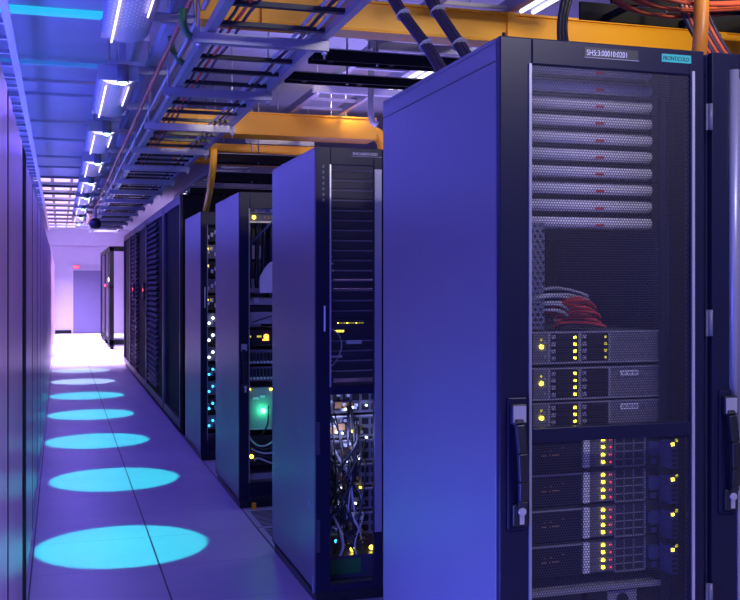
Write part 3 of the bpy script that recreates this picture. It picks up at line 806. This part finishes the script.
# ------------------------------------------------------------ yellow raceways and trays over the rows
def raceway(label, x0, x1, y, z, w=.28, hgt=.10):
    t = thing('cable_raceway', label, 'cable raceway', (x0, y, z), 0, 'yellow raceways across the rows')
    L = x1-x0
    MB().box(0, L, 0, .008, .008, hgt).box(0, L, w-.008, w, .008, hgt).box(0, L, 0, w, 0, .008).build('channel', 'yellow', t, bevel=.002)
    MB().box(0, L, -.012, .004, hgt, hgt+.010).build('lip', 'yellow', t)
    n = max(1, int(L/1.1))
    for k in range(n):
        x = .25+k*1.1
        if x < L:
            MB().box(x, x+.035, -.016, 0, -.004, hgt+.012).build('coupling', 'yellow', t)
    for x in (L*.25, L*.8): MB().tube([(x, w/2, 0), (x, w/2, H-z)], .005, 6).build('threaded_rod', 'steel', t)
    return t
raceway('wide yellow raceway spanning behind the nearest cabinet tops', .54, 4.6, 4.10, 2.455, .13, .120)
rw = raceway('yellow raceway crossing above between second and third cabinets', .67, 2.24, 7.14, 2.452, .24, .15)
MB().tube(bez((1.56, .12, .07), (1.65, .12, .07), (1.67, .12, -.01), (1.67, .12, -.07)), .05, 12).build('elbow', 'yellow', rw)
raceway('thin far yellow raceway behind the second cabinet top', .70, 4.2, 8.45, 2.50, .24, .05)
raceway('lower far yellow raceway leading to the slanted orange pipe', .95, 4.0, 8.95, 2.46, .2, .03)
# orange drops
tag(MB().tube([P2(214, 148, 6.9), P2(213, 168, 6.95), P2(210, 190, 7.4), P2(206, 210, 8.0)], .024, 12).build('drop_pipe', 'yellow'), 'slanted yellow orange pipe dropping onto the fourth cabinet', 'pipe')
tag(MB().tube([(1.925, 2.72, 2.60), (1.92, 2.72, 2.2), (1.905, 2.72, 2.0)], .0235, 16).build('drop_pipe', 'pipe'), 'vertical orange pipe standing on the cut-off cabinet at the upper right', 'pipe')

def tray(label, x0, x1, y, z, w=.3, hgt=.07, m='matte', load=True):
    t = thing('cable_tray', label, 'cable tray', (x0, y, z), 0, 'black cable trays above the rows')
    L = x1-x0
    MB().box(0, L, 0, .012, 0, hgt).build('rail', m, t); MB().box(0, L, w-.012, w, 0, hgt).build('rail', m, t)
    MB().box(0, L, -.010, .014, hgt-.004, hgt).build('rail_edge', 'steel', t)
    k = 0; x = .1; pr = None
    while x < L:
        if pr is None: o = pr = MB().box(-.012, .012, .012, w-.012, .005, .02).build('rung', m, t)
        else: o = pr.copy(); col.objects.link(o)
        o.location = (x, 0, 0); x += .3
    for x in (L*.1, L*.9): MB().tube([(x, w/2, 0), (x, w/2, H-z)], .006, 6).build('threaded_rod', 'steel', t)
    if load:
        mb = MB()
        for q in range(4): mb.tube([(0, .05+q*.065, .045), (L, .05+q*.065, .045)], .028, 8)
        mb.build('cable_bundle', 'cable', t)
    return t
tray('black cable tray directly above the nearest cabinets', 1.70, 4.4, 2.88, 2.29, .22, .06, load=False)
tray('black cable tray above the second cabinet, nearer level', 1.12, 4.4, 4.55, 2.425, .10, .055, load=False)
tray('black cable tray above the second cabinet, farther level', 1.12, 4.4, 5.08, 2.435, .10, .045, load=False)
tray('black cable tray above the third cabinet', 1.12, 4.4, 7.52, 2.30, .2, .06)
tray('black cable tray above the fourth cabinet', 1.15, 4.4, 7.95, 2.20, .2, .07)
tray('farthest black cable tray above the rows', 1.15, 4.4, 9.4, 2.22, .2, .06)
# vertical pipe with hook
tag(MB().tube([P2(371, 40, 5.9), P2(371, 116, 5.9), P2(373, 122, 5.9), P2(377, 125, 5.9)], .020, 10).build('drop_pipe', 'cab'), 'vertical blue pipe with bent foot left of the nearest cabinet top', 'pipe')
tag(MB().tube([P2(350, 2, 5.9), P2(355, 30, 5.95), P2(371, 44, 5.9)], .012, 8).build('conduit', 'steel'), 'short bent conduit joining the vertical blue pipe', 'conduit')

# big cable bundles to cabinet 1
def bundle(label, P, rb=.024):
    t = thing('cable_bundle', label, 'cable bundle', P[0], 0, 'cable bundles feeding the nearest cabinet')
    base = Vector(P[0]); pts = [Vector(p)-base for p in bez(*P, n=20)]
    for q in range(7):
        a = q*math.pi/3; rr = 0 if q == 6 else rb*.62
        off = Vector((rr*math.cos(a), 0, rr*math.sin(a)*.6))
        off += Vector((0, rr*math.sin(a)*.8, 0))
        MB().tube([tuple(p+off) for p in pts], .0088, 7).build('cable', 'pcable', t)
    for k in (5, 10, 15):
        p, q_ = pts[k], pts[k+1]; dd = (q_-p).normalized()*.002
        MB().tube([tuple(p-dd), tuple(p+dd)], rb+.001, 14).build('cable_tie', 'gcable', t)
    return t
bundle('left of the two purple cable bundles curving onto the nearest cabinet', ((1.10, 3.36, 2.56), (1.03, 3.3, 2.33), (1.15, 3.15, 2.25), (1.19, 3.02, 2.02)))
bundle('right of the two purple cable bundles curving onto the nearest cabinet', ((1.20, 3.30, 2.60), (1.16, 3.28, 2.35), (1.25, 3.12, 2.25), (1.29, 2.98, 2.02)), .026)
# reddish cables top right
for k in range(9):
    z = 2.36+.009*(k % 3)
    tag(MB().tube(bez((1.62, 2.72+.025*k, z+.03), (1.75, 2.72+.02*k, z-.17-.004*k), (1.95, 2.74+.02*k, z-.09), (2.6, 2.90+.02*k, z+.02)), .0065, 6).build('network_cable', 'brcable'), 'red brown cable lying in the black tray at the upper right', 'cable', 'red brown cables above the nearest cabinets')
for k in range(7):
    tag(MB().tube(bez((1.93+.016*k, 2.85, 2.31), (1.95+.016*k, 2.84, 2.20), (2.05+.016*k, 2.84, 2.10), (2.14+.018*k, 2.84, 2.01)), .008, 7).build('network_cable', 'brcable' if k % 2 else 'pcable'), ['purple', 'red brown'][k % 2]+' cable sloping down right of the vertical orange pipe', 'cable', ['purple', 'red brown'][k % 2]+' cables sloping down at upper right')
raceway('orange raceway at the upper right corner beyond the vertical pipe', 2.3, 4.4, 3.22, 2.14, .2, .15)
for k in range(3):
    tag(MB().tube(bez((1.62+.02*k, 3.0, 2.42), (1.55, 2.98, 2.25), (1.52+.02*k, 2.95, 2.15), (1.585+.015*k, 2.9, 2.005)), .008, 7).build('network_cable', 'cable'), 'dark cable looping down onto the nearest cabinet above its code plate', 'cable', 'dark cables above the code plate')
t = thing('cable_gland', 'small purple round cap on top of the nearest cabinet', 'cable gland', (1.41, 2.86, 2.0))
MB().tube([(0, 0, 0), (0, 0, .03), (0, 0, .05), (0, 0, .06)], .035, 16, rf=lambda k: (.035, .035, .025, .008)[k]).build('cap', 'pcable', t)
MB().tube(bez((-.03, 0, .02), (-.07, 0, .02), (-.10, 0, .06), (-.10, 0, .16)), .006, 7).build('cable', 'cable', t)
# ceiling lamps above the rows
def rowlamp(label, x, y, L=1.2):
    t = thing('ceiling_lamp', label, 'ceiling lamp', (x, y, H), 0, 'twin tube ceiling lamps above the rows')
    MB().box(-.09, .09, 0, L, -.05, -.001).build('housing', 'ceil', t)
    for s in (-.035, .035): MB().tube([(s, .03, -.06), (s, L-.03, -.06)], .010, 8).build('light_tube', 'whitetube', t)
    return t
for k, (x, y) in enumerate(((2.39, 3.75), (2.4, 6.2), (1.95, 16), (2.3, 16), (2.6, 16), (3.0, 16))):
    rowlamp('%s twin tube ceiling lamp above the rows' % ['nearest', 'second', 'far leftmost', 'far left middle', 'far right middle', 'far rightmost'][k], x, y, 1.2 if k < 2 else .5)
# green hoses and red cables near main ladder
for k, (a, b, c, e) in enumerate([((183, 8), (182, 24), (184, 34), (192, 37)), ((171, 36), (171, 50), (175, 58), (184, 64))]):
    Yh = 4.0+1.0*k
    pts = bez(P2(*a, Yh), P2(*b, Yh), P2(*c, Yh), P2(*e, Yh), 28)
    tag(MB().tube(pts, .016, 10, rf=lambda q: .019 if q % 2 else .010).build('corrugated_hose', 'green'), ['nearer', 'farther'][k]+' green corrugated hose looping beside the aisle cable ladder', 'hose', 'green hoses beside the ladder')
for k in range(4):
    tag(MB().tube([(.60+.03*k, 2.6+.2*j, 2.415+.006*math.sin(j*1.7+k)) for j in range(80)], .007, 6).build('network_cable', ['brcable', 'pcable', 'rcable', 'pcable'][k]), '%s cable running along the left side of the aisle ladder' % ['red brown', 'purple', 'bright red', 'dark purple'][k], 'cable', 'cables lying in the aisle ladder')
for k in range(3):
    tag(MB().tube([(.93+.03*k, 2.6+.2*j, 2.417+.006*math.sin(j*1.3+k)) for j in range(80)], .008, 6).build('network_cable', ['gcable', 'pcable', 'gcable'][k]), 'pale or purple cable along the right side of the aisle ladder', 'cable', 'cables at the right side of the aisle ladder')

# ------------------------------------------------------------ lights
def area(name, loc, rot, sx, sy_, e, c):
    a = bpy.data.lights.new(name, 'AREA'); a.shape = 'RECTANGLE'; a.size = sx; a.size_y = sy_; a.energy = e; a.color = c
    o = bpy.data.objects.new(name, a); col.objects.link(o); o.location = loc; o.rotation_euler = rot; return o
BLUE = (.085, .10, 1.0)
area('blue_wash', (-.6, -1.6, 2.0), (R(80), 0, R(-8)), 1.4, 1.2, 28, BLUE)  # added fill from behind the camera, no lamp there
area('blue_wash', (-.9, -.6, .7), (R(88), 0, R(-28)), .8, .8, 16, (.10, .16, 1))  # second added fill behind the camera, set low
area('low_side_wash', (-.10, 2.4, .42), (0, R(-84), 0), .5, 1.8, 48, (.10, .14, 1))  # added fill to brighten the lower cabinet sides, out of view
area('high_side_wash', (-.55, 1.2, 2.3), (0, R(-62), R(25)), .5, 1.4, 5, (.14, .10, 1))  # added fill for the upper cabinet sides, no fitting there
lp = bpy.data.lights.new('cable_bay_fill', 'POINT'); lp.energy = 1.3; lp.color = (.45, .5, 1); lp.shadow_soft_size = .03; lo = bpy.data.objects.new('cable_bay_fill', lp); col.objects.link(lo); lo.location = (1.22, 4.27, .72)  # added fill standing in for the glow of the many small LEDs
lp = bpy.data.lights.new('green_led_glow', 'POINT'); lp.energy = .25; lp.color = (.05, 1, .4); lp.shadow_soft_size = .01; lo = bpy.data.objects.new('green_led_glow', lp); col.objects.link(lo); lo.location = (1.216, 6.17, .60)
# added fills above the left cabinets brighten ceiling and ladders, no fittings there
for k, y in enumerate((2.5, 4.5, 7.5, 10.5, 13.5)):
    area('ceiling_fill', (-.75, y, 1.98), (R(180), 0, 0), .5, 1.8, 10, (.10, .17, 1))
    area('ladder_fill', (-.30, y+1, 1.95), (R(180), R(42), 0), .2, 1.8, 20, (.11, .13, 1))
for k, y in enumerate((19, 22, 25, 28)):
    area('far_white_light', (.5, y, 2.80), (0, 0, 0), 1.0, 1.2, 210, (.68, .56, 1)).data.spread = R(75)
area('far_wall_fill', (.4, 26.5, 2.75), (R(35), 0, 0), 1, .6, 60, (.5, .42, 1))  # added fill to lift the far wall, no fitting of its own
for k, (x, y, e) in enumerate(((2.5, 1.2, 10), (2.39, 4.2, 5), (2.4, 6.3, 6), (2.4, 10.2, 10), (2.4, 14, 14))):
    area('row_lamp_light', (x, y, 2.82), (0, 0, 0), .3, 1.2, e, (.45, .42, 1))
area('row_ceiling_fill', (2.0, 6.0, 2.15), (R(180), 0, 0), 1.2, 1.0, 22, (.42, .32, 1))  # added fill to brighten the ceiling behind the rows, no uplight there
area('row_ceiling_fill', (2.4, 8.0, 2.15), (R(180), 0, 0), 1.2, 1.0, 14, (.42, .32, 1))  # same added ceiling fill, farther back
area('cold_aisle_lamp', (1.9, .3, 2.80), (R(35), 0, 0), .9, .12, 44, (.85, .80, 1))
def spotl(name, loc, tgt, e, size, c, soft=.1, blend=.5):
    a = bpy.data.lights.new(name, 'SPOT'); a.energy = e; a.spot_size = R(size); a.spot_blend = blend; a.color = c; a.shadow_soft_size = soft
    o = bpy.data.objects.new(name, a); col.objects.link(o); o.location = loc
    o.rotation_euler = (Vector(tgt)-Vector(loc)).to_track_quat('-Z', 'Y').to_euler()
spotl('raceway_fill', (2.2, 2.2, 2.75), (2.0, 3.95, 2.45), 55, 80, (1, .88, .5))  # added warm fills to bring out the raceway yellow, no spotlights there
spotl('raceway_fill', (1.4, 5.3, 2.8), (1.4, 7.1, 2.5), 15, 80, (1, .8, .6))
spotl('raceway_fill', (2.0, 7.0, 2.8), (2.0, 8.5, 2.5), 25, 100, (1, .8, .6))
spotl('pipe_fill', (.95, 5.6, 2.75), (1.0, 7.3, 2.15), 40, 26, (1, .85, .55))  # added warm fill to brighten the slanted pipe
w = bpy.data.worlds.new('world'); scn.world = w; w.use_nodes = True
w.node_tree.nodes['Background'].inputs[0].default_value = (.05, .05, .3, 1); w.node_tree.nodes['Background'].inputs[1].default_value = .2

# ------------------------------------------------------------ camera
cd = bpy.data.cameras.new('camera'); cam = bpy.data.objects.new('camera', cd); col.objects.link(cam)
cam.location = (0, 0, 1.384); cam.rotation_euler = (R(90), 0, R(-17.06)); cd.sensor_width = 36; cd.lens = 1010/740*36
cd.shift_y = -16/740; cd.clip_start = .05
scn.camera = cam
vs = scn.view_settings; vs.view_transform = 'Standard'; vs.look = 'None'; vs.gamma = 1; vs.exposure = 0; vs.use_curve_mapping = False
scn.cycles.transparent_max_bounces = 16
